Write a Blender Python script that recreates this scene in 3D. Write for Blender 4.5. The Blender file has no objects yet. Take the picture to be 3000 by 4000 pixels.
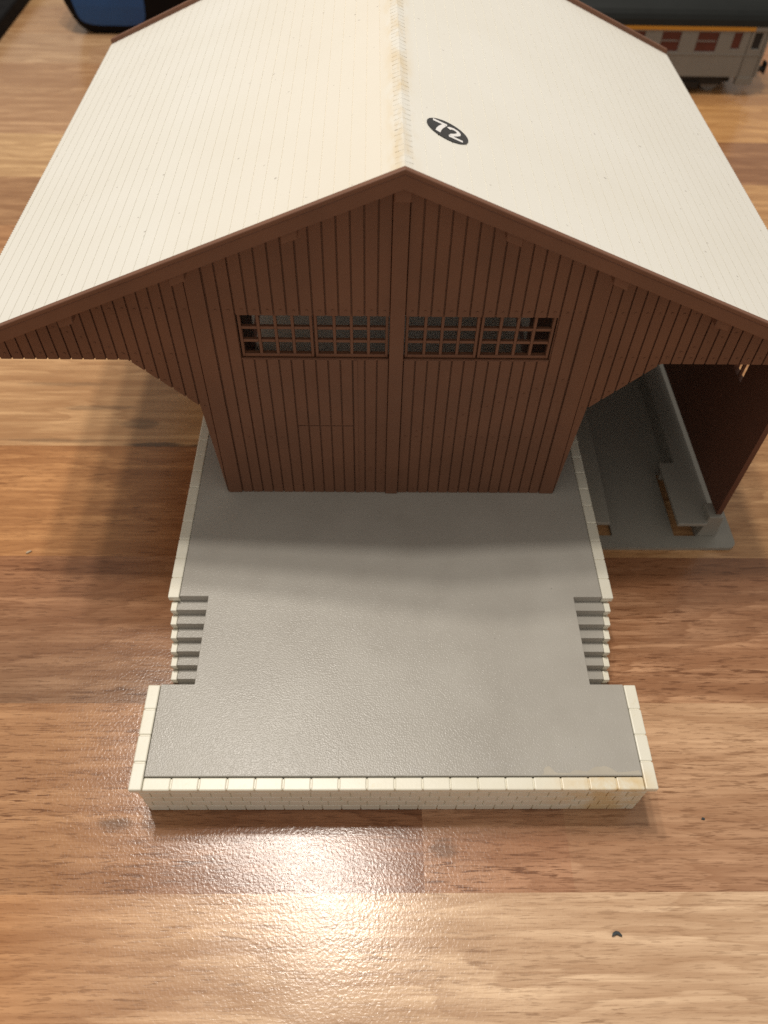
import bpy, bmesh, math, random
from mathutils import Vector, Matrix
random.seed(7)
S = 0.001                      # model millimetres -> metres
sc = bpy.context.scene
COL = sc.collection

# ------------------------------------------------------------------ camera
CAM = (-6.357, -64.434, 207.685)
PITCH, YAW, ROLL = map(math.radians, (51.3708, 1.6527, 1.538))
fw = Vector((math.sin(YAW)*math.cos(PITCH), math.cos(YAW)*math.cos(PITCH), -math.sin(PITCH)))
rt = Vector((math.cos(YAW), -math.sin(YAW), 0)); up = rt.cross(fw)
rt2 = rt*math.cos(ROLL) + up*math.sin(ROLL); up2 = up*math.cos(ROLL) - rt*math.sin(ROLL)
cd = bpy.data.cameras.new('camera'); cam = bpy.data.objects.new('camera', cd); COL.objects.link(cam)
cam.matrix_world = Matrix((( rt2.x, up2.x, -fw.x, CAM[0]*S), (rt2.y, up2.y, -fw.y, CAM[1]*S), (rt2.z, up2.z, -fw.z, CAM[2]*S), (0, 0, 0, 1)))
cd.sensor_fit = 'VERTICAL'; cd.sensor_height = 36.0; cd.sensor_width = 27.0
cd.lens = 3010.04/4000*36
cd.clip_start = 0.005; cd.clip_end = 20
cd.dof.use_dof = True; cd.dof.focus_distance = 198*S
cd.dof.aperture_fstop = (cd.lens*0.001)/(1.5*S)
sc.camera = cam

# ------------------------------------------------------------------ light
world = bpy.data.worlds.new('World'); sc.world = world; world.use_nodes = True
bg = world.node_tree.nodes['Background']
bg.inputs[0].default_value = (1.0, 0.93, 0.83, 1); bg.inputs[1].default_value = 0.42
sc.cycles.use_denoising = False      # keep the fine glints and grain
sc.view_settings.view_transform = 'Standard'; sc.view_settings.look = 'None'
sc.view_settings.exposure = 0.0; sc.view_settings.gamma = 1.0; sc.view_settings.use_curve_mapping = False
def lamp(name, x, y, z, watt, size, aim=(0, 90, 30)):
    l = bpy.data.lights.new(name, 'AREA'); l.shape = 'DISK'; l.size = size*S; l.energy = watt
    l.color = (1.0, 0.935, 0.84)
    o = bpy.data.objects.new(name, l); COL.objects.link(o); o.location = (x*S, y*S, z*S)
    o.rotation_euler = (Vector(aim)-Vector((x, y, z))).to_track_quat('-Z', 'Y').to_euler()
lamp('ceiling_spot', -53, 200, 1000, 2.7, 52)
lamp('ceiling_spot', -150, 295, 1000, 2.35, 52)
lamp('ceiling_spot', -255, 390, 1000, 2.35, 52)

# ------------------------------------------------------------------ helpers
def tag(o, label=None, cat=None, group=None, kind=None):
    if label: o['label'] = label
    if cat: o['category'] = cat
    if group: o['group'] = group
    if kind: o['kind'] = kind
    return o
def empty(name, loc=(0, 0, 0), rz=0):
    o = bpy.data.objects.new(name, None); COL.objects.link(o)
    o.location = [c*S for c in loc]; o.rotation_euler = (0, 0, rz); o.empty_display_size = 0.01
    return o
def obj(name, bm, mat, parent=None, bevel=0, smooth=False, seg=2):
    me = bpy.data.meshes.new(name)
    bmesh.ops.recalc_face_normals(bm, faces=bm.faces)
    bmesh.ops.scale(bm, vec=(S, S, S), verts=bm.verts)
    bm.to_mesh(me); bm.free()
    for m in (mat if isinstance(mat, (list, tuple)) else [mat]): me.materials.append(m)
    o = bpy.data.objects.new(name, me); COL.objects.link(o)
    if parent: o.parent = parent
    if smooth:
        for p in me.polygons: p.use_smooth = True
    if bevel:
        b = o.modifiers.new('bevel', 'BEVEL'); b.width = bevel*S; b.segments = seg; b.limit_method = 'ANGLE'; b.angle_limit = math.radians(40)
    return o
def box(bm, x0, x1, y0, y1, z0, z1, mi=0):
    v = [bm.verts.new(p) for p in ((x0,y0,z0),(x1,y0,z0),(x1,y1,z0),(x0,y1,z0),(x0,y0,z1),(x1,y0,z1),(x1,y1,z1),(x0,y1,z1))]
    for f in ((0,3,2,1),(4,5,6,7),(0,1,5,4),(1,2,6,5),(2,3,7,6),(3,0,4,7)):
        bm.faces.new([v[i] for i in f]).material_index = mi
def prism(bm, poly, a0, a1, axis='y', mi=0):
    """extrude a 2-D outline: axis y -> poly is (x,z); axis z -> (x,y); axis x -> (y,z)"""
    def P(p, a):
        return {'y': (p[0], a, p[1]), 'z': (p[0], p[1], a), 'x': (a, p[0], p[1])}[axis]
    A = [bm.verts.new(P(p, a0)) for p in poly]; B = [bm.verts.new(P(p, a1)) for p in poly]
    n = len(poly)
    fs = [bm.faces.new(A), bm.faces.new(B[::-1])]
    for i in range(n): fs.append(bm.faces.new((A[i], B[i], B[(i+1) % n], A[(i+1) % n])))
    for f in fs: f.material_index = mi
def disc(bm, cx, cy, z, r, n=10): prism(bm, [(cx+r*math.cos(2*math.pi*i/n), cy+r*math.sin(2*math.pi*i/n)) for i in range(n)], z, z+.3, 'z')

# ------------------------------------------------------------------ materials
class NT:
    def __init__(s, name):
        s.m = bpy.data.materials.new(name); s.m.use_nodes = True; s.t = s.m.node_tree; s.n = s.t.nodes
        s.b = s.n['Principled BSDF']
        tc = s.n.new('ShaderNodeTexCoord'); mp = s.n.new('ShaderNodeMapping'); mp.inputs['Scale'].default_value = (1000, 1000, 1000)
        s.t.links.new(tc.outputs['Object'], mp.inputs[0]); s.co = mp.outputs[0]
    def link(s, a, b): s.t.links.new(a, b)
    def scaled(s, v, off=None):
        mp = s.n.new('ShaderNodeVectorMath'); mp.operation = 'MULTIPLY'; s.link(s.co, mp.inputs[0]); mp.inputs[1].default_value = v
        o = mp.outputs[0]
        if off is not None:
            ad = s.n.new('ShaderNodeVectorMath'); ad.operation = 'ADD'; s.link(o, ad.inputs[0]); s.link(off, ad.inputs[1]); o = ad.outputs[0]
        return o
    def noise(s, vec, scale=1.0, detail=3, rough=.55, dist=0):
        n = s.n.new('ShaderNodeTexNoise'); s.link(vec, n.inputs['Vector'])
        n.inputs['Scale'].default_value = scale; n.inputs['Detail'].default_value = detail
        n.inputs['Roughness'].default_value = rough; n.inputs['Distortion'].default_value = dist
        return n.outputs['Fac']
    def mr(s, x, a, b, c=0, d=1, smooth=False):
        n = s.n.new('ShaderNodeMapRange'); s.link(x, n.inputs[0])
        if smooth: n.interpolation_type = 'SMOOTHSTEP'
        for i, v in enumerate((a, b, c, d)): n.inputs[1+i].default_value = v
        return n.outputs[0]
    def math(s, op, a, b=None):
        n = s.n.new('ShaderNodeMath'); n.operation = op
        for i, v in enumerate((a, b)):
            if v is None: continue
            if isinstance(v, (int, float)): n.inputs[i].default_value = v
            else: s.link(v, n.inputs[i])
        return n.outputs[0]
    def mix(s, f, a, b, mode='MIX'):
        n = s.n.new('ShaderNodeMix'); n.data_type = 'RGBA'; n.blend_type = mode
        for k, v in ((0, f), (6, a), (7, b)):
            if isinstance(v, (int, float)): n.inputs[k].default_value = v
            elif isinstance(v, tuple): n.inputs[k].default_value = (*v, 1)
            else: s.link(v, n.inputs[k])
        return n.outputs[2]
    def bump(s, h, dist, strength=1.0, prev=None):
        n = s.n.new('ShaderNodeBump'); n.inputs['Strength'].default_value = strength; n.inputs['Distance'].default_value = dist*S
        s.link(h, n.inputs['Height'])
        if prev is not None: s.link(prev, n.inputs['Normal'])
        return n.outputs[0]
    def out(s, color=None, rough=None, normal=None, spec=None):
        for k, v in (('Base Color', color), ('Roughness', rough), ('Normal', normal), ('Specular IOR Level', spec)):
            if v is None: continue
            if isinstance(v, (int, float)): s.b.inputs[k].default_value = v
            elif isinstance(v, tuple): s.b.inputs[k].default_value = (*v, 1)
            else: s.link(v, s.b.inputs[k])
        return s.m
    def sep(s, v):
        n = s.n.new('ShaderNodeSeparateXYZ'); s.link(v, n.inputs[0]); return n.outputs

def plastic(name, col, rough=.45, var=.08, grain=.5, gd=.02, spec=.5, dirt=0, dirtcol=(.1, .08, .06)):
    t = NT(name)
    n = t.noise(t.co, .06, 4)
    c = t.mix(t.mr(n, .3, .7), tuple(v*(1-var) for v in col), tuple(v*(1+var) for v in col))
    if dirt:
        d = t.noise(t.co, .9, 2); c = t.mix(t.mr(d, .74, .80, 0, dirt), c, dirtcol)
    g = t.noise(t.co, 1/grain, 2)
    rr = t.mr(t.noise(t.co, .15, 3), .3, .7, rough-.06, rough+.08)
    return t.out(c, rr, t.bump(g, gd), spec)

def lin(r, g, b):
    f = lambda u: (u/255/12.92) if u/255 <= .04045 else ((u/255+.055)/1.055)**2.4
    return (f(r), f(g), f(b))

M = {}
M['brown'] = plastic('brown_plastic', (.178, .079, .044), .5, .10, .9, .02, .4)
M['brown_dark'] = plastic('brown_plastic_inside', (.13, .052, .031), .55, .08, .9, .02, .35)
M['white'] = plastic('ivory_plastic', (.76, .71, .57), .36, .03, .8, .012, .5)
M['base'] = plastic('grey_base_plastic', (.29, .275, .24), .42, .05, .6, .015, .5)
M['black'] = plastic('black_rubber', (.006, .0055, .006), .7, .1, .6, .01, .12)
M['blue'] = plastic('blue_plastic', (.018, .085, .26), .5, .06, .6, .01, .4)
M['coachroof'] = plastic('dark_grey_roof', (.010, .012, .0115), .5, .15, 2, .02, .3)
M['coachgrey'] = plastic('warm_grey_paint', (.20, .194, .178), .42, .05, 2, .01, .5)
M['gold'] = plastic('ochre_stripe', (.52, .24, .025), .4, .05, 2, .01, .5)
M['maroon'] = plastic('maroon_blind', (.095, .02, .014), .35, .15, 2, .01, .5)
M['chassis'] = plastic('black_chassis', (.015, .014, .014), .6, .1, 1, .02, .4)
M['steel'] = plastic('worn_steel', (.2, .19, .18), .35, .1, 1, .02, .6)
M['chip'] = plastic('slate_chip', (.035, .045, .05), .35, .2, .5, .03, .5)
M['crumb'] = plastic('pale_crumb', (.55, .45, .33), .6, .2, .3, .05, .3)
M['stickerblack'] = plastic('black_vinyl', (.022, .021, .022), .33, .2, .7, .01, .5)
M['stickerwhite'] = plastic('white_print', (.82, .80, .79), .4, .02, .7, .005, .4)
M['glue'] = plastic('dried_glue', (.46, .42, .35), .25, .08, 1.5, .05, .5)

def make_deck():
    t = NT('grey_speckled_plastic')
    n = t.noise(t.co, .05, 5)
    c = t.mix(t.mr(n, .3, .7), (.38, .357, .318), (.43, .408, .366))
    x, y, z = t.sep(t.co)
    # scuffed pale patches by the front edge
    sc1 = t.noise(t.co, .35, 6, .7)
    fr = t.math('MULTIPLY', t.mr(y, 16, 4, 0, 1), t.mr(sc1, .50, .64))
    c = t.mix(t.math('MULTIPLY', fr, .6), c, (.42, .40, .37))
    sp = t.noise(t.co, 1.4, 2)
    c = t.mix(t.mr(sp, .765, .80, 0, .7), c, (.05, .045, .04))
    fl = t.noise(t.co, 2.4, 1)
    c = t.mix(t.mr(fl, .66, .74, 0, .30), c, (.62, .59, .53))  # pale flecks: partly speckled plastic, partly lamp glints put into the colour
    h = t.mr(t.noise(t.co, 2.5, 1, .5), .30, .70)
    rr = t.mr(t.noise(t.co, .1, 3), .3, .7, .25, .32)
    return t.out(c, rr, t.bump(h, .030), .30)
M['deck'] = make_deck()

def make_coping():
    t = NT('ivory_stone_plastic')
    n = t.noise(t.co, .08, 3)
    c = t.mix(t.mr(n, .3, .7), (.78, .74, .61), (.83, .80, .69))
    x, y, z = t.sep(t.co)
    st = t.noise(t.co, .16, 4, .6)
    m = t.math('MULTIPLY', t.mr(x, 34, 52), t.mr(y, 8, 2)); m = t.math('MULTIPLY', m, t.mr(x, 66, 60))
    m = t.math('MULTIPLY', m, t.mr(st, .36, .58))
    c = t.mix(t.math('MULTIPLY', m, .72), c, (.70, .49, .21))
    yl = t.mr(t.noise(t.co, .5, 4), .6, .75, 0, .3)
    c = t.mix(yl, c, (.66, .56, .32))
    g = t.noise(t.co, 1.2, 2)
    return t.out(c, .35, t.bump(g, .012), .5)
M['coping'] = make_coping()

def make_roof():
    t = NT('cream_roof_plastic')
    n = t.noise(t.co, .03, 4)
    c = t.mix(t.mr(n, .3, .7), (.775, .75, .68), (.80, .78, .72))
    x, y, z = t.sep(t.co)
    ax = t.math('ABSOLUTE', x)
    near = t.mr(ax, 5, 0, 0, 1, True)
    st = t.noise(t.scaled((.30, .09, .3)), 1, 4, .6)
    y1 = t.math('MULTIPLY', near, t.mr(st, .42, .66))
    c = t.mix(t.math('MULTIPLY', y1, .55), c, (.70, .52, .26))
    left = t.math('MULTIPLY', t.mr(x, 1, -4), t.mr(x, -60, -5))
    c = t.mix(t.math('MULTIPLY', left, .25), c, (.80, .66, .47))
    d = t.noise(t.co, .55, 1); c = t.mix(t.mr(d, .775, .80, 0, .55), c, (.25, .21, .18))
    d2 = t.noise(t.co, .23, 5, .7); c = t.mix(t.mr(d2, .66, .74, 0, .18), c, (.55, .48, .40))
    g = t.noise(t.co, .7, 3)
    return t.out(c, .42, t.bump(g, .02), .45)
M['roof'] = make_roof()

KNOTS = [(-72, -2.6, 5, 2.2, .5), (13, -8.5, 4.5, 3, .45), (-85, 132.8, 14, 1.4, .75), (-62, 132.3, 18, 1.3, .8), (-93, 143.5, 9, 3.2, .45), (-110, 152, 16, 1.8, .4), (-122, 134.5, 22, 1.3, .4), (-128, 165, 24, 1.6, .35)]
def make_wood():
    t = NT('walnut_laminate')
    at = t.n.new('ShaderNodeAttribute'); at.attribute_name = 'tone'
    a2 = t.n.new('ShaderNodeAttribute'); a2.attribute_name = 'grain'
    g = t.sep(a2.outputs['Vector'])            # x seed, y streak, z pores
    off = t.n.new('ShaderNodeCombineXYZ'); t.link(t.math('MULTIPLY', g[0], 137.0), off.inputs[0]); t.link(t.math('MULTIPLY', g[0], 61.0), off.inputs[1]); t.link(t.math('MULTIPLY', g[0], 23.0), off.inputs[2])
    off = off.outputs[0]
    # slow wander of the growth rings (cathedral arcs)
    wv = t.noise(t.scaled((.010, .016, .02), off), 1, 2, .5)
    x, y, z = t.sep(t.co)
    ring = t.math('ADD', t.math('MULTIPLY', y, .085), t.math('MULTIPLY', wv, 9.0))
    ring = t.math('ADD', ring, t.math('MULTIPLY', t.noise(t.scaled((.02, .25, .2), off), 1, 3), 1.4))
    fr = t.math('FRACT', ring)
    ringline = t.mr(fr, .0, .9, 1, 0); ringline = t.math('POWER', ringline, 2.2)
    ringline = t.math('MULTIPLY', ringline, t.mr(fr, .0, .06))
    st1 = t.mr(t.noise(t.scaled((.011, .16, .2), off), 1, 5, .62), .40, .62)
    st2 = t.mr(t.noise(t.scaled((.025, .62, .2), off), 1, 4, .6), .42, .62)
    por = t.noise(t.scaled((.12, 1.25, .2), off), 1, 3, .6)
    por = t.mr(por, .56, .63)
    ln = t.mr(t.noise(t.scaled((.016, 1.15, .2), off), 1, 3, .65), .50, .62)
    por2 = t.mr(t.noise(t.scaled((.20, 2.6, .2), off), 1, 2, .6), .57, .63)
    big = t.mr(t.noise(t.scaled((.006, .02, .2), off), 1, 2), .3, .7)
    base = at.outputs['Color']
    dark = t.mix(1.0, base, (.33, .25, .20), 'MULTIPLY')
    mid = t.mix(1.0, base, (.58, .49, .43), 'MULTIPLY')
    lite = t.mix(1.0, base, (1.16, 1.18, 1.2), 'MULTIPLY')
    c = t.mix(t.math('MULTIPLY', big, .8), base, lite)
    c = t.mix(t.math('MULTIPLY', ringline, t.mr(g[1], 0, 1, .45, 1.0)), c, mid)
    c = t.mix(t.math('MULTIPLY', st1, t.mr(g[1], 0, 1, .35, 1.0)), c, mid)
    c = t.mix(t.math('MULTIPLY', st2, t.mr(g[1], 0, 1, .30, .85)), c, mid)
    pm = t.math('MULTIPLY', por, t.mr(t.noise(t.scaled((.02, .09, .2), off), 1, 3), .40, .62))
    c = t.mix(t.math('MULTIPLY', ln, t.mr(g[1], 0, 1.1, .12, .80)), c, mid)
    c = t.mix(t.math('MULTIPLY', pm, g[2]), c, dark)
    c = t.mix(t.math('MULTIPLY', por2, t.math('MULTIPLY', g[2], .55)), c, dark)
    # knots and mineral streaks
    kn = t.noise(t.scaled((.08, .35, .2)), 1, 4, .6)
    for kx, ky, kw, kh, ka in KNOTS:
        du = t.math('DIVIDE', t.math('SUBTRACT', x, kx), kw); dv = t.math('DIVIDE', t.math('SUBTRACT', y, ky), kh)
        d = t.math('ADD', t.math('MULTIPLY', du, du), t.math('MULTIPLY', dv, dv))
        d = t.math('ADD', d, t.math('MULTIPLY', t.math('SUBTRACT', kn, .5), 2.2))
        c = t.mix(t.mr(d, 1.0, .1, 0, ka, True), c, (.075, .045, .03))
    # orange-peel lacquer
    v = t.noise(t.co, 1.3, 2, .5, .3)
    nrm = t.bump(t.mr(v, .30, .70), .017)
    nrm = t.bump(por, -.004, 1.0, nrm)
    rr = t.mr(t.noise(t.co, .06, 3), .3, .7, .18, .23)
    return t.out(c, rr, nrm, .42)
M['wood'] = make_wood()

# ------------------------------------------------------------------ table (setting)
def make_table():
    bm = bmesh.new()
    tl = bm.loops.layers.float_color.new('tone'); gl = bm.loops.layers.float_vector.new('grain')
    ys = [-420, -370, -320, -270, -220, -170, -120, -70, -19.2, 31, 82.5, 132, 182, 230, 278, 324, 371, 418, 465, 512, 559, 606, 660, 715, 770, 825, 880, 935, 990, 1045, 1100]
    pal = [(200,155,108), (190,140,92), (178,128,84), (208,165,118), (165,112,72)]
    # boards one can see: strip start y -> list of (x end, tone, streak, pores)
    # entry: x end, tone, streak, pores, optional (tone at the far edge, tone at the right end), optional grain seed
    fixed = {
        -70:  [(-95, (204,148,96), .45, .7, None, None, 2.3), (-25, (204,148,96), .45, .7, None, (226,190,152), 2.3), (420, (226,190,152), .40, .65, None, None, 2.3)],
        -19.2:[(-330, None, .4, .5), (-85, (192,142,96), .35, 1.0, None, None, 4.1), (-40, (192,142,96), .35, 1.0, None, (158,108,74), 4.1), (7.6, (158,108,74), .4, 1.0, None, None, 4.1),
               (45, (188,138,102), .4, .9, (202,156,118), None, 5.2), (330, (192,146,110), .45, .9, (216,174,132), None, 5.2)],
        31:   [(-300, None, .4, .5), (-20, (160,122,90), .6, .9, (174,120,78)), (300, (190,142,102), 1.0, 1.0, (186,136,98))],
        82.5: [(-260, None, .4, .5), (-95, (200,142,84), .6, .8, None, None, 1.7), (-60, (200,142,84), .6, .8, None, (150,92,54), 1.7), (20, (150,92,54), .7, .8, None, None, 1.7), (240, (206,158,106), .55, .8)],
        132:  [(-210, None, .4, .5), (60, (212,166,114), .75, .3), (350, (204,154,100), .7, .5)],
        182:  [(0, (196,146,98), .6, .4), (300, (190,136,84), .8, .4)],
        230:  [(10, (194,142,92), .6, .4), (330, (204,154,98), .7, .4)],
        278:  [(0, (184,138,92), .9, .4), (300, (210,160,100), .5, .4)],
        324:  [(0, (212,170,116), .5, .3), (320, (176,126,82), 1.0, .4)],
        371:  [(20, (204,160,114), .8, .3), (330, (216,162,96), .5, .3)],
        418:  [(-120, (202,158,112), .9, .3), (320, (204,152,92), .7, .3)],
        465:  [(-170, (206,166,122), .7, .3), (320, (200,138,80), .7, .3)],
        512:  [(0, (202,158,110), .7, .3), (300, (200,150,100), .7, .3)],
        559:  [(0, (206,164,112), .6, .3)],
    }
    def quad(x0, x1, y0, y1, tone, seed, streak, pore, far=None, right=None):
        f = bm.faces.new([bm.verts.new(p) for p in ((x0, y0, 0), (x1, y0, 0), (x1, y1, 0), (x0, y1, 0))])
        tn = [tone, right or tone, right or far or tone, far or tone]
        for l, c in zip(f.loops, tn): l[tl] = (*[1.12*(v*.90+.10*sum(lin(*c))/3) for v in lin(*c)], 1); l[gl] = (seed, streak, pore)
    rnd = random.Random(11)
    for i in range(len(ys)-1):
        y0, y1 = ys[i], ys[i+1]; x = -760
        segs = list(fixed.get(y0, []))
        while x < 760:
            far = right = sd = None
            if segs:
                e = segs.pop(0); xe, tone, sk, po = e[:4]
                if len(e) > 4: far = e[4]
                if len(e) > 5: right = e[5]
                if len(e) > 6: sd = e[6]
            else: xe, tone, sk, po = x+rnd.uniform(260, 420), None, rnd.uniform(.3, .9), rnd.uniform(.3, .8)
            if xe > 620: xe = 760
            if tone is None: tone = rnd.choice(pal)
            r_ = rnd.random()*9
            quad(x, xe, y0, y1, tone, r_ if sd is None else sd, sk, po, far, right)
            x = xe
    nb = len(bm.faces)
    for p in (((-760,-420,-25),(760,-420,-25),(760,-420,0),(-760,-420,0)), ((760,-420,-25),(760,1100,-25),(760,1100,0),(760,-420,0)),
              ((760,1100,-25),(-760,1100,-25),(-760,1100,0),(760,1100,0)), ((-760,1100,-25),(-760,-420,-25),(-760,-420,0),(-760,1100,0)),
              ((-760,-420,-25),(-760,1100,-25),(760,1100,-25),(760,-420,-25))):
        f = bm.faces.new([bm.verts.new(q) for q in p])
        for l in f.loops: l[tl] = (.35, .22, .11, 1); l[gl] = (3, .4, .4)
    o = obj('table', bm, M['wood'])
    tag(o, 'wood-grain laminate table top of mixed light and walnut boards', 'table', kind='structure')
make_table()

# ------------------------------------------------------------------ the goods shed model
XC, H = 0.39, 18.35
YW, YF, YB = 94.85, 85.72, 270.5
ZA, SL = 129.94, 0.4174
XL, XR = 108.9, 110.4
W0, W1, Y1, Y2, WI = 65.0, 64.47, 27.97, 55.54, 52.83
shed = tag(empty('model_goods_shed'), 'model railway goods shed with cream roof, brown plank walls and grey loading platform', 'model building')
def roofz(x, drop=0): return ZA - SL*abs(x-XC) - drop

# base plate with the two slots the photograph shows
bm = bmesh.new()
def plate(x0, x1, y0, y1): box(bm, x0, x1, y0, y1, 0, 1.3)
r = 3.0
arc = [(116.1-r+r*math.cos(a), 85.7+r+r*math.sin(a)) for a in [math.radians(-90+15*i) for i in range(7)]]
prism(bm, [(62, 85.7)] + arc + [(116.1, 90.7), (62, 90.7)], 0, 1.3, 'z')
plate(75.2, 96.1, 90.7, 119); plate(103.6, 116.1, 90.7, 119)
plate(62, 116.1, 119, 262); plate(62, 64.6, 90.7, 119)
plate(-66, 62, 100, 262)
bp = obj('base_plate', bm, M['base'], shed)

# platform core and ground floor
bm = bmesh.new()
prism(bm, [(-61.6, 3.35), (61.6, 3.35), (61.6, Y1), (WI, Y1), (WI, Y2), (61.1, Y2), (61.1, 262), (-61.1, 262), (-61.1, Y2), (-WI, Y2), (-WI, Y1), (-61.6, Y1)], 1.4, H, 'z')
obj('platform_deck', bm, M['deck'], shed, bevel=.18)

# brick facing under the coping
def bricks(bm, x0, x1, y, ny, axis):
    """brick relief on a wall: axis 'x' runs in x at depth y (facing -y); 'y' runs in y at x=y, facing sign ny"""
    rows, z0, z1 = 5, .25, 16.25; rh = (z1-z0)/rows; bl = 5.0
    for r in range(rows):
        za, zb = z0+r*rh+(.14 if r else 0), z0+(r+1)*rh-.0
        off = (r % 2)*bl*.5 + (.8 if r % 3 == 1 else 0)
        x = x0-off
        while x < x1:
            a, b = max(x+.14, x0), min(x+bl-.14, x1)
            if b-a > .4:
                if axis == 'x': box(bm, a, b, y-.35, y+.3, za, zb)
                else: box(bm, min(y, y+ny*.35), max(y, y+ny*.35), a, b, za, zb)
            x += bl
bm = bmesh.new()
box(bm, -63.7, 63.7, 1.35, 3.2, 0, 16.4); bricks(bm, -63.5, 63.5, 1.35, 0, 'x')
for s in (-1, 1):
    box(bm, min(s*61.7, s*63.7), max(s*61.7, s*63.7), 3.2, Y1-.02, 0, 16.4)
    bricks(bm, 1.4, Y1-.2, s*63.7, s, 'y')
    box(bm, min(s*61.2, s*63.3), max(s*61.2, s*63.3), Y2, 262, 0, 16.4)
    bricks(bm, Y2+.1, 262, s*63.3, s, 'y')
    box(bm, min(s*WI, s*61.7), max(s*WI, s*61.7), Y1-1.5, Y1-.02, 0, 16.4)
obj('brick_wall', bm, M['coping'], shed, bevel=.1, seg=1)

# coping stones
bm = bmesh.new()
n = 18; L = 2*61.75/n
rj = random.Random(3)
for i in range(n):
    j = rj.uniform(-.06, .06)
    box(bm, -61.75+i*L+.10, -61.75+(i+1)*L-.10, 0, 3.15, 16.4, H-.25+j)
box(bm, -61.75, 61.75, .3, 3.0, 16.4, H-.55)
for s in (-1, 1):
    for i in range(4):
        a, b = i*Y1/4, (i+1)*Y1/4
        box(bm, min(s*61.78, s*W0), max(s*61.78, s*W0), a+(.09 if i else 0), b-.09, 16.4, H-.05+rj.uniform(-.05, .05))
    box(bm, min(s*61.9, s*(W0-.2)), max(s*61.9, s*(W0-.2)), .3, Y1-.3, 16.4, H-.3)
    y = Y2-.5; k = 0
    while y < 258:
        box(bm, min(s*61.25, s*W1), max(s*61.25, s*W1), y+.08, y+6.95-.08, 16.4, H-.02+rj.uniform(-.05, .05)); y += 6.95
    box(bm, min(s*61.3, s*(W1-.2)), max(s*61.3, s*(W1-.2)), Y2-.2, 258, 16.4, H-.28)
obj('coping', bm, M['coping'], shed, bevel=.35, seg=3)

# stairs: two flights of grey treads with ivory stringers
NR, RH, TD = 7, 2.6, 3.05
for s in (-1, 1):
    bm = bmesh.new()
    prof = [(Y1+.05, .02)]
    for k in range(NR, 0, -1):                     # from the bottom tread up
        z = max(H-RH*k, .15)
        yb = Y2-TD*(k-1)
        ya = Y1+.05 if k == NR else Y2-TD*k
        prof += [(ya, z), (yb, z)]
    prof += [(Y2-.02, .02)]
    pp = [prof[0]]
    for p in prof[1:]:
        if (abs(p[0]-pp[-1][0])+abs(p[1]-pp[-1][1])) > 1e-4: pp.append(p)
    prism(bm, pp, min(s*(WI+.03), s*61.9), max(s*(WI+.03), s*61.9), 'x')
    st = obj('staircase', bm, M['deck'], shed, bevel=.15)
    bm = bmesh.new()
    x0, x1 = 61.93, 63.65
    for k in range(1, NR+1):
        z = max(H-RH*k, .15)+.3
        ya, yb = Y2-TD*k-.42, Y2-TD*(k-1)
        if k == NR: ya = Y1+.06
        a, b = min(s*x0, s*x1), max(s*x0, s*x1)
        box(bm, a, b, ya, yb-.44, max(z-1.5, 0), z)
        if z-1.5 > .05: box(bm, min(s*x0, s*(x1-.12)), max(s*x0, s*(x1-.12)), ya+.34, yb+.3 if k > 1 else yb-.02, 0, z-1.45)
    obj('stringer', bm, M['coping'], st, bevel=.35, seg=3)

# track-side ledges and foot block
bm = bmesh.new()
prism(bm, [(95.0, 89.8), (104.6, 89.8), (106.2, 92.5), (107.2, 92.5), (107.2, 262), (100.2, 262), (100.2, 117), (95.0, 117)], 7.6, 9.0, 'z')
box(bm, 103.7, 107.2, 92.6, 262, 1.3, 7.6); box(bm, 100.5, 103.7, 119.2, 262, 1.3, 7.6); box(bm, 96.5, 103.7, 115.5, 116.7, 1.3, 7.6)
obj('loading_ledge', bm, M['base'], shed, bevel=.25)
bm = bmesh.new()
prism(bm, [(64.65, 90.2), (72.6, 90.2), (73.4, 119), (73.4, 262), (64.65, 262)], 7.6, 9.0, 'z')
box(bm, 64.65, 66.4, 92, 262, 1.3, 7.6)
obj('loading_ledge', bm, M['base'], shed, bevel=.25)
bm = bmesh.new()
prism(bm, [(103.75, 1.3), (110.4, 1.3), (109.6, 11.3), (104.9, 11.3)], 90.72, 97, 'y')
obj('foot_block', bm, M['base'], shed, bevel=.3)

# front gable: grooved planks on a slab
def zlo(x):
    a = abs(x-XC)
    if a <= 52.25: return H+.02
    if a <= 71.1: return 53.2+(a-52.25)*(72.3-53.2)/(71.1-52.25)
    return 72.3
def zhi(x): return roofz(x, 2.15)
def col_poly(x0, x1, z0=None, z1=None):
    bps = sorted({x0, x1} | {b for b in (XC, XC-71.1, XC+71.1) if x0 < b < x1})
    e = 1e-6
    lo = [(x, (zlo(x+e if x == x0 else x-e if x == x1 else x) if z0 is None else z0)) for x in bps]
    hi = [(x, (zhi(x) if z1 is None else z1)) for x in bps]
    return lo + hi[::-1]
WZ0, WZ1 = 72.9, 87.0
WINX = [(XC-41.0, XC-1.95), (XC+1.85, XC+40.75)]
DOORX, DOORZ = (-28.6, -11.2), 48.2
def in_win(a, b): return any(a >= w0-.02 and b <= w1+.02 for w0, w1 in WINX)
GW = .42
bm = bmesh.new()
edges = [XC+1.85+3.25*k for k in range(15)]         # 1.85 ... 47.35
planks = []
for sg in (-1, 1):
    for a, b in zip(edges, edges[1:]):
        x0, x1 = (a, b) if sg > 0 else (2*XC-b, 2*XC-a)
        planks.append((x0, x1))
    wing = [51.9] + [54.9+3.1*k for k in range(17)]
    for a, b in zip(wing, wing[1:]):
        x0, x1 = (XC+a, XC+b) if sg > 0 else (XC-b, XC-a)
        if abs(x1-XC) < 106 and abs(x0-XC) < 106: planks.append((x0, x1))
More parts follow.
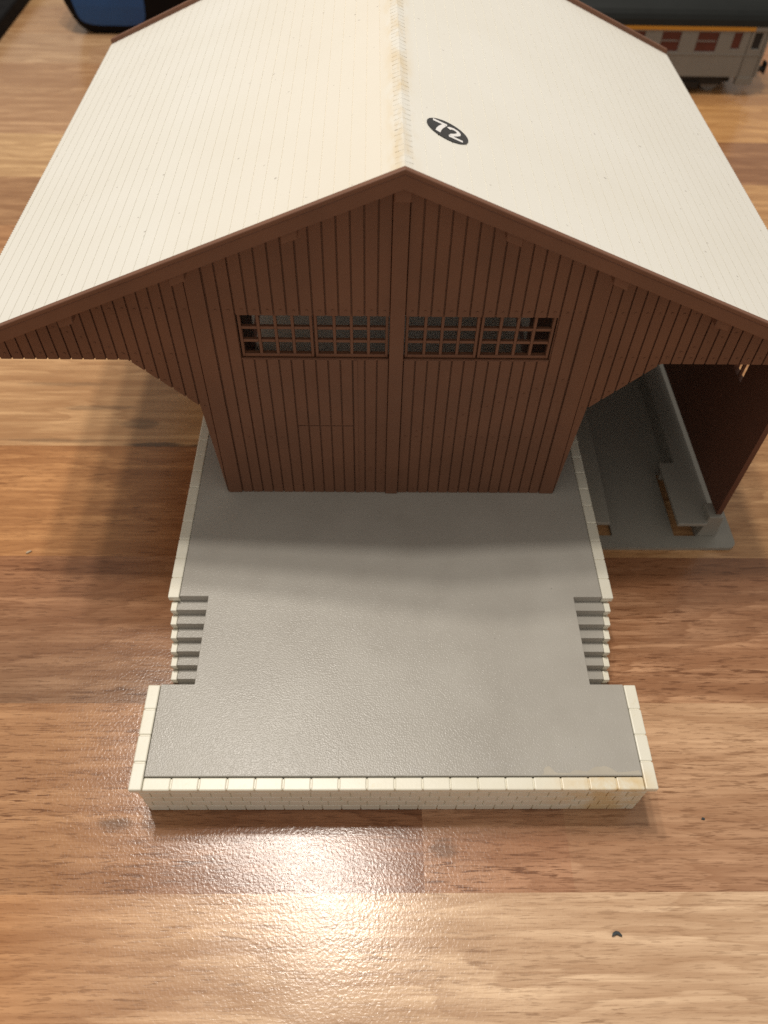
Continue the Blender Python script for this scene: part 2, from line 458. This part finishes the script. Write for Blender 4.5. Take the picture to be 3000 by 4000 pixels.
for x0, x1 in planks:
    a, b = x0+GW/2, x1-GW/2
    wd = next(((w0, w1) for w0, w1 in WINX if b > w0 and a < w1), None)
    segs = [(None, None)]
    if wd:
        if a < wd[0] < b: parts = [(a, wd[0], 0), (wd[0], b, 1)]
        elif a < wd[1] < b: parts = [(a, wd[1], 1), (wd[1], b, 0)]
        else: parts = [(a, b, 1)]
    else: parts = [(a, b, 0)]
    for pa, pb, w in parts:
        zr = [(None, WZ0), (WZ1, None)] if w else [(None, None)]
        if pa > DOORX[0] and pb < DOORX[1]:
            zz = []
            for z0, z1 in zr:
                if z0 is None: zz += [(None, DOORZ-.14), (DOORZ+.14, z1)]
                else: zz.append((z0, z1))
            zr = zz
        for z0, z1 in zr: prism(bm, col_poly(pa, pb, z0, z1), YW, YW+.7)
# backing slab, cut round the two window bands
sl0, sl1 = YW+.55, YW+2.4
xs = sorted({-105.5, XC-71.1, XC-52.25, WINX[0][0], WINX[0][1], XC, WINX[1][0], WINX[1][1], XC+52.25, XC+71.1, 105.8})
for a, b in zip(xs, xs[1:]):
    if in_win(a, b):
        prism(bm, col_poly(a, b, None, WZ0), sl0, sl1); prism(bm, col_poly(a, b, WZ1, None), sl0, sl1)
    else: prism(bm, col_poly(a, b), sl0, sl1)
gable = obj('gable_wall', bm, M['brown'], shed, bevel=.07, seg=1)
# nail heads in rows, a part of the wall
bm = bmesh.new()
def nail(x, z, r=.30):
    prism(bm, [(x+r*math.cos(2*math.pi*i/7), z+r*math.sin(2*math.pi*i/7)) for i in range(7)], YW-.16, YW+.1)
rn = random.Random(5)
for x0, x1 in planks:
    c = (x0+x1)/2; a = abs(c-XC)
    jz = lambda: rn.uniform(-.12, .12)
    if a < 82 and zhi(c)-4 > 88.7: nail(c+.2, 88.6+jz())
    if a > 53.5: nail(c+.3, 74.3+jz())
    if 53 < a < 71: nail(c, zlo(c)+1.6+jz(), .28)
    if 71 < a < 96: nail(c, 74.3+(a-71)*.52+jz(), .26)
    if a < 46 and c > 3: nail(c, 44+jz(), .26); nail(c, 44+(c-3)*.52+jz(), .26); nail(c, 20.5+jz(), .24)
    if a < 46 and c < -30: nail(c, 43.5+jz(), .24)
    if -11 < c < -1: nail(c, 38-2.2*(c+10)+jz(), .26); nail(c, 29+jz(), .24)
obj('nail_heads', bm, M['brown'], gable)
# posts
for xa, xb, y in ((XC-1.9, XC+1.8, YW-.55), (XC-51.9, XC-47.6, YW-.22), (XC+47.6, XC+51.9, YW-.22)):
    bm = bmesh.new(); prism(bm, col_poly(xa, xb), y, YW+.6); obj('post', bm, M['brown'], gable, bevel=.1, seg=1)
bm = bmesh.new(); prism(bm, [(-11.0, H+.02), (-9.9, H+.02), (-9.9, WZ0-.2), (-11.0, WZ0-.2)], YW-.18, YW+.6); obj('door_post', bm, M['brown'], gable, bevel=.08, seg=1)
# windows, four sashes of 4 x 3 panes
for w0, w1 in WINX:
    mid = (w0+w1)/2
    for a, b in ((w0+.35, mid-.22), (mid+.22, w1-.3)):
        bm = bmesh.new(); y0, y1 = YW+.75, YW+2.1; z0, z1 = WZ0+.3, WZ1-.05
        t = .72
        box(bm, a, a+t, y0, y1, z0, z1); box(bm, b-t, b, y0, y1, z0, z1)
        box(bm, a+t, b-t, y0, y1, z0, z0+1.0); box(bm, a+t, b-t, y0, y1, z1-.35, z1)
        pw = (b-a-2*t); ph = z1-.35-z0-1.0
        for k in range(1, 4): box(bm, a+t+pw*k/4-.38, a+t+pw*k/4+.38, y0+.05, y1-.05, z0+1.0, z1-.35)
        for k in range(1, 3):
            for q in range(4):
                xa = a+t+pw*q/4+(.38 if q else 0); xb = a+t+pw*(q+1)/4-(.38 if q < 3 else 0)
                box(bm, xa, xb, y0+.15, y1-.15, z0+1.0+ph*k/3-.42, z0+1.0+ph*k/3+.42)
        obj('window', bm, M['brown'], gable, bevel=.08, seg=1)
    bm = bmesh.new(); box(bm, mid-.12, mid+.12, YW+1.3, YW+2.2, WZ0, WZ1); box(bm, w0, w1, YW+.15, YW+.74, WZ0-.3, WZ0+.22)
    obj('window_sill', bm, M['brown'], gable, bevel=.06, seg=1)
# purlin ends
for x in (.3, -24.4, 25.2, -51, 51.6, -80, 79.4):
    s = 0 if abs(x) < 2 else (1 if x > 0 else -1)
    bm = bmesh.new(); hw = 1.9
    za, zb = roofz(x-hw, 2.1), roofz(x+hw, 2.1)
    prism(bm, [(x-hw, za-5.4), (x+hw, zb-5.4), (x+hw, zb), (x-hw, za)], YF+1.75, YW-.6 if s == 0 else YW-.1)
    obj('purlin_end', bm, M['brown'], shed, bevel=.2, seg=1)

# roof: two grooved slopes and ridge tiles
def slope_profile(sg, xe):
    pts = []; p = 3.3; k = 0; gw = .17; gd = .15
    x = 0.0
    top = [(0.0, 0.0)]
    u = 1.45
    while u < xe-1.2:
        top += [(u-gw/2, 0), (u-gw/2+.01, -gd), (u+gw/2-.01, -gd), (u+gw/2, 0)]; u += p
    top.append((xe, 0))
    out = [(XC+sg*x, ZA-.35-SL*x+dz) for x, dz in top]
    und = [(XC+sg*xe, ZA-.35-SL*xe-1.7), (XC, ZA-.35-1.7)]
    return out + und
RY0, RY1 = YF+1.15, YB-1.3
roof_root = None
for sg, xe in ((-1, XL), (1, XR)):
    bm = bmesh.new(); prism(bm, slope_profile(sg, xe), RY0, RY1)
    y = RY0+.2                                       # fine teeth along the eave
    zt = ZA-.35-SL*xe
    while y < RY1-.6:
        xa, xb = XC+sg*xe, XC+sg*(xe+.38)
        prism(bm, [(xa, zt-.05), (xb, zt-.05-.38*SL), (xb, zt-1.2), (xa, zt-1.2)], y, y+.62); y += 1.15
    o = obj('roof_slope', bm, M['roof'], shed)
    if sg > 0: roof_right = o
bm = bmesh.new()
y = RY0+.05; p = 2.4; hw = 1.9
rr_ = random.Random(9)
while y < RY1-p:
    for sg in (-1, 1):
        j = rr_.uniform(-.06, .06)
        zf, zb2 = .20+j*.1, .18+j*.1; ch = .3
        V = [bm.verts.new(q) for q in (
            (XC, y+ch*.2, ZA-.30+zf), (XC+sg*hw, y-ch*.8+.8, ZA-.35-SL*hw+.07+j*.5), (XC+sg*(hw-.12), y+p+.72, ZA-.35-SL*hw+.05), (XC, y+p+.2, ZA-.30+zb2),
            (XC, y+ch*.2, ZA-.5), (XC+sg*hw, y-ch*.8+.8, ZA-.45-SL*hw), (XC+sg*(hw-.12), y+p+.72, ZA-.45-SL*hw), (XC, y+p+.2, ZA-.5))]
        for f in ((0,1,2,3), (0,4,5,1), (1,5,6,2), (4,7,6,5)): bm.faces.new([V[i] for i in f])
    y += p
obj('ridge_tiles', bm, M['roof'], shed)

# verge boards front and back
for y0, y1, nm in ((YF, YF+1.6, 'front'), (YB-1.6, YB, 'rear')):
    bm = bmesh.new(); lo = 4.67; up_ = 0 if nm == 'front' else -1.3
    xl, xr = XC-XL-.2, XC+XR+.2
    prism(bm, [(xl, roofz(xl, 1.2)), (XC, ZA-1.2), (xr, roofz(xr, 1.2)), (xr, roofz(xr, lo)), (XC, ZA-lo), (xl, roofz(xl, lo))], y0+(.35 if nm == 'front' else 0), y1-(.35 if nm == 'rear' else 0))
    prism(bm, [(xl, roofz(xl, up_)), (XC, ZA-up_), (xr, roofz(xr, up_)), (xr, roofz(xr, 1.2)), (XC, ZA-1.2), (xl, roofz(xl, 1.2))], y0, y1)
    obj('verge_board', bm, M['brown'], shed, bevel=.25)

# side walls, rear gable
def xwall(name, x0, x1, y0, y1, z0, holes=(), mat=None):
    bm = bmesh.new()
    zt = lambda x: roofz(x, 2.2)
    z = min(zt(x0), zt(x1))
    prev = y0
    for ha, hb, hz0, hz1 in holes:
        box(bm, x0, x1, prev, ha, z0, z); box(bm, x0, x1, ha, hb, z0, hz0); box(bm, x0, x1, ha, hb, hz1, z); prev = hb
    box(bm, x0, x1, prev, y1, z0, z)
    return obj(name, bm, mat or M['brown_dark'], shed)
SH = [(113.6+34*i, 120.6+34*i, 49.2, 62) for i in range(4)]
sw = xwall('side_wall', 107.3, 109.0, 92.0, 262, 11.2, SH)
for ha, hb, z0, z1 in SH:
    bm = bmesh.new(); c = (ha+hb)/2
    box(bm, 107.7, 108.6, c-.35, c+.35, z0, z1); box(bm, 107.7, 108.6, ha, c-.35, (z0+z1)/2+1.2, (z0+z1)/2+1.9); box(bm, 107.7, 108.6, c+.35, hb, (z0+z1)/2+1.2, (z0+z1)/2+1.9)
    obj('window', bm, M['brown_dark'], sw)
xwall('shed_wall', -52, -50, YW+2.45, 255, H+.02, [(168, 205, H+.03, 70), (209, 250, H+.03, 70)])  # openings in both shed walls are added to light the interior
xwall('shed_wall', 50.8, 52.8, YW+2.45, 255, H+.02, [(162, 205, H+.03, 70), (209, 250, H+.03, 70)])
bm = bmesh.new()
prism(bm, [(-105, 72), (-71, 72), (-52, 53), (-52, H+.02), (52.8, H+.02), (52.8, 53), (71, 72), (105, 72), (105, roofz(105, 2.2)), (40, roofz(40, 2.2)), (40, 62), (-40, 62), (-40, roofz(-40, 2.2)), (-105, roofz(-105, 2.2))], 255.1, 257.5)
prism(bm, [(-40, 88), (40, 88), (40, roofz(40, 2.2)), (XC, ZA-2.2), (-40, roofz(-40, 2.2))], 255.1, 257.5)  # gap below this top piece is added to let light into the shed
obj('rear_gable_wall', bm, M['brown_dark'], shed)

# dried glue by the front right edge of the deck
bm = bmesh.new()
rg = random.Random(21)
pts = []
for i in range(61):
    x = 36.5+i*(61.3-36.5)/60
    e = .35 + .75*max(0, math.sin(i*.33+.6)) + (1.6*math.exp(-((x-51)/2.6)**2)) + (1.1*math.exp(-((x-38.5)/1.2)**2)) + rg.uniform(0, .22)
    if x > 56: e = .5+.5*max(0, 1-(61.3-x)/5)+rg.uniform(0, .15)
    if x < 37.2 or x > 61: e = .1
    pts.append((x, 3.6+e))
prism(bm, [(61.3, 3.56), (36.5, 3.56)] + pts, H+.002, H+.05, 'z')
tag(obj('glue_residue', bm, M['glue'], shed), 'pale dried glue smear')

# number sticker on the right roof slope (sub-part of it)
bm = bmesh.new()
ca = 1/math.sqrt(1+SL*SL)
def onroof(x, y, h): return (x+SL*ca*h, y, ZA-.35-SL*(x-XC)+ca*h)
cx, cy, a, b, rot = 10.8, 111.95, 4.85, 4.3, math.radians(-7)
N = 48; top = []; bot = []
for i in range(N):
    t = 2*math.pi*i/N; u, v = a*math.cos(t), b*math.sin(t)
    x, y = cx+u*math.cos(rot)-v*math.sin(rot), cy+u*math.sin(rot)+v*math.cos(rot)
    top.append(bm.verts.new(onroof(x, y, .20))); bot.append(bm.verts.new(onroof(x, y, .03)))
bm.faces.new(top)
for i in range(N): bm.faces.new((bot[i], bot[(i+1) % N], top[(i+1) % N], top[i]))
def ribbon(path, w0, w1, h=.235):
    n = len(path); L, R = [], []
    for i, p in enumerate(path):
        d0 = Vector(path[i])-Vector(path[i-1]) if i else Vector(path[1])-Vector(path[0])
        d1 = Vector(path[i+1])-Vector(path[i]) if i < n-1 else d0
        d0.normalize(); d1.normalize(); t = (d0+d1); t.normalize()
        nrm = Vector((-t.y, t.x)); k = 1/max(.5, nrm.dot(Vector((-d0.y, d0.x))))
        w = (w0+(w1-w0)*i/(n-1))/2
        L.append(bm.verts.new(onroof(p[0]+nrm.x*w*k, p[1]+nrm.y*w*k, h))); R.append(bm.verts.new(onroof(p[0]-nrm.x*w*k, p[1]-nrm.y*w*k, h)))
    for i in range(n-1):
        f = bm.faces.new((L[i], R[i], R[i+1], L[i+1])); f.material_index = 1
ribbon([(7.45, 114.42), (10.75, 114.36)], .95, .95)
ribbon([(10.1, 113.86), (9.55, 112.9), (9.05, 111.9), (8.65, 110.8), (8.35, 109.5)], .9, 1.15)
ribbon([(11.05, 113.15), (11.5, 113.75), (12.3, 113.95), (13.1, 113.65), (13.45, 112.95), (13.3, 112.2), (12.7, 111.5), (11.9, 110.8), (11.45, 110.22)], .9, .95)
ribbon([(10.9, 109.72), (14.15, 109.62)], .95, .85)
tag(obj('number_sticker', bm, [M['stickerblack'], M['stickerwhite']], roof_right), 'black oval sticker numbered 72')

# ------------------------------------------------------------------ railway coach behind
CX, CY = 0, 431
coach = tag(empty('railway_coach', (225, CY, 0)), 'grey model railway coach with dark roof and ochre line behind the shed', 'model coach')
Lc, Wc = 320, 40
bm = bmesh.new()
WINS = [(-62.5, -51), (-41.3, -29)]
x = -83.8
wins = [(-62.4, -51.2, 24.6, 35.2), (-41.3, -28.9, 24.6, 35.2), (-20.3, -15.2, 26.3, 35.2)] + [(-62.4-21.2*k, -51.2-21.2*k, 24.6, 35.2) for k in range(1, 11)]
dr = (-8.2, -3.4, 26.4, 35.2)
allw = sorted(wins+[dr])
def sidewall(y0, y1):
    prev = -Lc
    for a, b, z0, z1 in allw:
        box(bm, prev, a, y0, y1, 11, 36); box(bm, a, b, y0, y1, 11, z0); box(bm, a, b, y0, y1, z1, 36); prev = b
    box(bm, prev, 1.0, y0, y1, 11, 36)
sidewall(0, 1.2); sidewall(Wc-1.2, Wc)
box(bm, -Lc, -Lc+1.2, 1.2, Wc-1.2, 11, 36); box(bm, -.2, 1.0, 1.2, Wc-1.2, 11, 36); box(bm, -Lc+1.2, -.2, 1.2, Wc-1.2, 11, 12.5)
box(bm, -10.4, -.4, -.25, 3, 6.6, 10.95); box(bm, -10.4, -.4, Wc-3, Wc+.25, 6.6, 10.95)
box(bm, -200, .6, -.18, -.02, 23.0, 23.5)
body = obj('body', bm, M['coachgrey'], coach, bevel=.2)
for a, b, z0, z1 in allw:
    bm = bmesh.new(); box(bm, a, b, .7, 1.0, z0, z1)
    w = obj('window', bm, M['maroon'] if (a, b, z0, z1) != dr else M['chassis'], body)
    if b-a > 8:
        bm = bmesh.new(); box(bm, a, b-1, .35, .65, (z0+z1)/2+.1, (z0+z1)/2+.7); obj('sash_bar', bm, M['steel'], body)
bm = bmesh.new()
for xa in (-10.6, -1.2): box(bm, xa, xa+.35, -.12, .0, 11.2, 35.8)
obj('door', bm, M['chassis'], body)
bm = bmesh.new(); box(bm, -Lc, -8.8, -.35, Wc+.35, 36.0, 38.2); obj('stripe', bm, M['gold'], coach, bevel=.2)
bm = bmesh.new(); box(bm, -8.75, 1.0, -.3, Wc+.3, 36.0, 38.2); obj('end_cornice', bm, M['coachgrey'], coach, bevel=.2)
bm = bmesh.new()
prof = [(-.5+0, 38.25)] + [(Wc/2-(Wc/2+.5)*math.cos(math.radians(a_)), 38.25+13.5*math.sin(math.radians(a_))**.8) for a_ in range(10, 171, 10)] + [(Wc+.5, 38.25)]
prism(bm, prof, -Lc-.5, 2.0, 'x')
obj('roof', bm, M['coachroof'], coach, smooth=False, bevel=.3)
def wheel(parent, x, y0, y1, r=5.6):
    bm = bmesh.new(); n = 28
    prism(bm, [(x+r*math.cos(2*math.pi*i/n), r+.05+r*math.sin(2*math.pi*i/n)) for i in range(n)], y0, y1)
    obj('wheel', bm, M['steel'], parent, bevel=.3)
for cxb in (-36, -275):
    bm = bmesh.new()
    box(bm, cxb-19, cxb+19, 4, 6, 5, 9.5); box(bm, cxb-19, cxb+19, Wc-6, Wc-4, 5, 9.5); box(bm, cxb-4, cxb+4, 6, Wc-6, 5, 10.9)
    box(bm, cxb-5, cxb+5, 3.2, 4, 2.5, 7)
    bg_ = obj('bogie', bm, M['chassis'], coach, bevel=.4)
    for dx in (-13, 13):
        for ya, yb in ((7, 9.5), (Wc-9.5, Wc-7)): wheel(bg_, cxb+dx, ya, yb)
bm = bmesh.new(); box(bm, -250, -60, 8, Wc-8, 3.5, 10.9); box(bm, -17, -11, 8, Wc-8, 5, 10.9); obj('underframe', bm, M['chassis'], coach, bevel=.5)
bm = bmesh.new(); box(bm, 1.05, 3.6, 9, Wc-9, 12, 34); obj('gangway', bm, M['coachgrey'], coach, bevel=.6)
bm = bmesh.new(); box(bm, 1.0, 6.0, 2.5, 6.5, 13, 15.5); box(bm, 5.2, 6.4, 1.5, 7.5, 12, 18.5); obj('buffer', bm, M['chassis'], coach, bevel=.6)
bm = bmesh.new(); box(bm, 1.0, 8, Wc/2-1, Wc/2+1, 7, 8.5); box(bm, 7, 8.3, Wc/2-5, Wc/2+5, 7, 10); obj('coupling', bm, M['chassis'], coach, bevel=.4)

# ------------------------------------------------------------------ blue and black container
cont = tag(empty('rounded_container', (-168, 512, 0)), 'black rounded container with a blue front panel behind the shed', 'container')
def rsect(w, d, r, n=6):
    pts = []
    for cxs, cys, a0 in ((1, -1, -90), (1, 1, 0), (-1, 1, 90), (-1, -1, 180)):
        for i in range(n+1):
            an = math.radians(a0+90*i/n); pts.append((cxs*(w/2-r)+r*math.cos(an), cys*(d/2-r)+r*math.sin(an)))
    return pts
def loft(bm, secs, mi=0):
    rings = []
    for (w, d, r, z, oy) in secs: rings.append([bm.verts.new((x, y+oy, z)) for x, y in rsect(w, d, r)])
    n = len(rings[0])
    for A, B in zip(rings, rings[1:]):
        for i in range(n): bm.faces.new((A[i], A[(i+1) % n], B[(i+1) % n], B[i]))
    bm.faces.new(rings[0][::-1]); bm.faces.new(rings[-1])
bm = bmesh.new()
loft(bm, [(56, 46, 7, 0, 25), (64, 49, 7, 1.2, 25), (70, 52, 7, 4, 25), (75.5, 54, 7, 9, 25), (81, 57, 7, 18, 25), (86, 60, 7, 32, 25), (88, 62, 7, 60, 25), (80, 56, 7, 66, 25)])
obj('body', bm, M['black'], cont, smooth=True)
bm = bmesh.new()
rows = [(6.0, 9), (6.5, 14.5), (7.6, 18.5), (9.5, 21), (12.5, 22.2), (18, 23), (32, 24), (52, 24.5), (56, 23), (57, 20)]
def fy(z):
    ks = [(0, 25-23), (1.2, 25-24.5), (4, 25-26), (9, 25-27), (18, 25-28.5), (32, 25-30), (60, 25-31)]
    for (za, ya), (zb, yb) in zip(ks, ks[1:]):
        if za <= z <= zb: return ya+(yb-ya)*(z-za)/(zb-za)
    return -6
prev = None
R_ = []
for z, hw_ in rows: R_.append([bm.verts.new((-10+sx*hw_, fy(z)-.6+.02*0, z)) for sx in (-1, -.5, 0, .5, 1)])
B_ = [[bm.verts.new((v.co.x, v.co.y+2.0, v.co.z)) for v in row] for row in R_]
for i in range(len(R_)-1):
    for j in range(4):
        bm.faces.new((R_[i][j], R_[i][j+1], R_[i+1][j+1], R_[i+1][j]))
    bm.faces.new((R_[i][0], R_[i+1][0], B_[i+1][0], B_[i][0])); bm.faces.new((R_[i][4], B_[i][4], B_[i+1][4], R_[i+1][4]))
for j in range(4):
    bm.faces.new((R_[0][j], B_[0][j], B_[0][j+1], R_[0][j+1])); bm.faces.new((R_[-1][j], R_[-1][j+1], B_[-1][j+1], B_[-1][j]))
obj('front_panel', bm, M['blue'], cont, smooth=False)

# ------------------------------------------------------------------ flat black case at the far left
bm = bmesh.new(); box(bm, -70, 70, -130, 130, 0, 9)
tag(obj('black_case', bm, M['black'], bevel=1.5), 'flat black case at the far left corner of the table', 'case').location = (-322*S, 610*S, 0)

# ------------------------------------------------------------------ crumbs on the table
bm = bmesh.new()
out = [(-1.25, -.35), (-.9, .45), (-.2, .85), (.6, .7), (1.25, -.1), (1.2, -.4), (.55, -.15), (0, .1), (-.6, -.2)]
prism(bm, out, 0.02, .75, 'z')
o = tag(obj('plastic_chip', bm, M['chip'], bevel=.2), 'small dark crescent chip lying on the bare table', 'chip'); o.location = (53.4*S, -28.7*S, 0)
bm = bmesh.new(); prism(bm, [(-.9, -.5), (-.2, -.2), (.6, .4), (.7, .8), (-.1, .6), (-.8, .1)], 0.02, .6, 'z')
o = tag(obj('crumb', bm, M['crumb'], bevel=.15), 'tiny pale crumb on the table left of the platform', 'crumb'); o.location = (-118*S, 83.6*S, 0)
bm = bmesh.new(); prism(bm, [(-.5, -.25), (.3, -.45), (.6, -.1), (0, .35)], 0.02, .35, 'z')
o = tag(obj('splinter', bm, M['chip'], bevel=.08), 'tiny dark splinter on the table right of the platform', 'splinter'); o.location = (81.6*S, -1.5*S, 0)
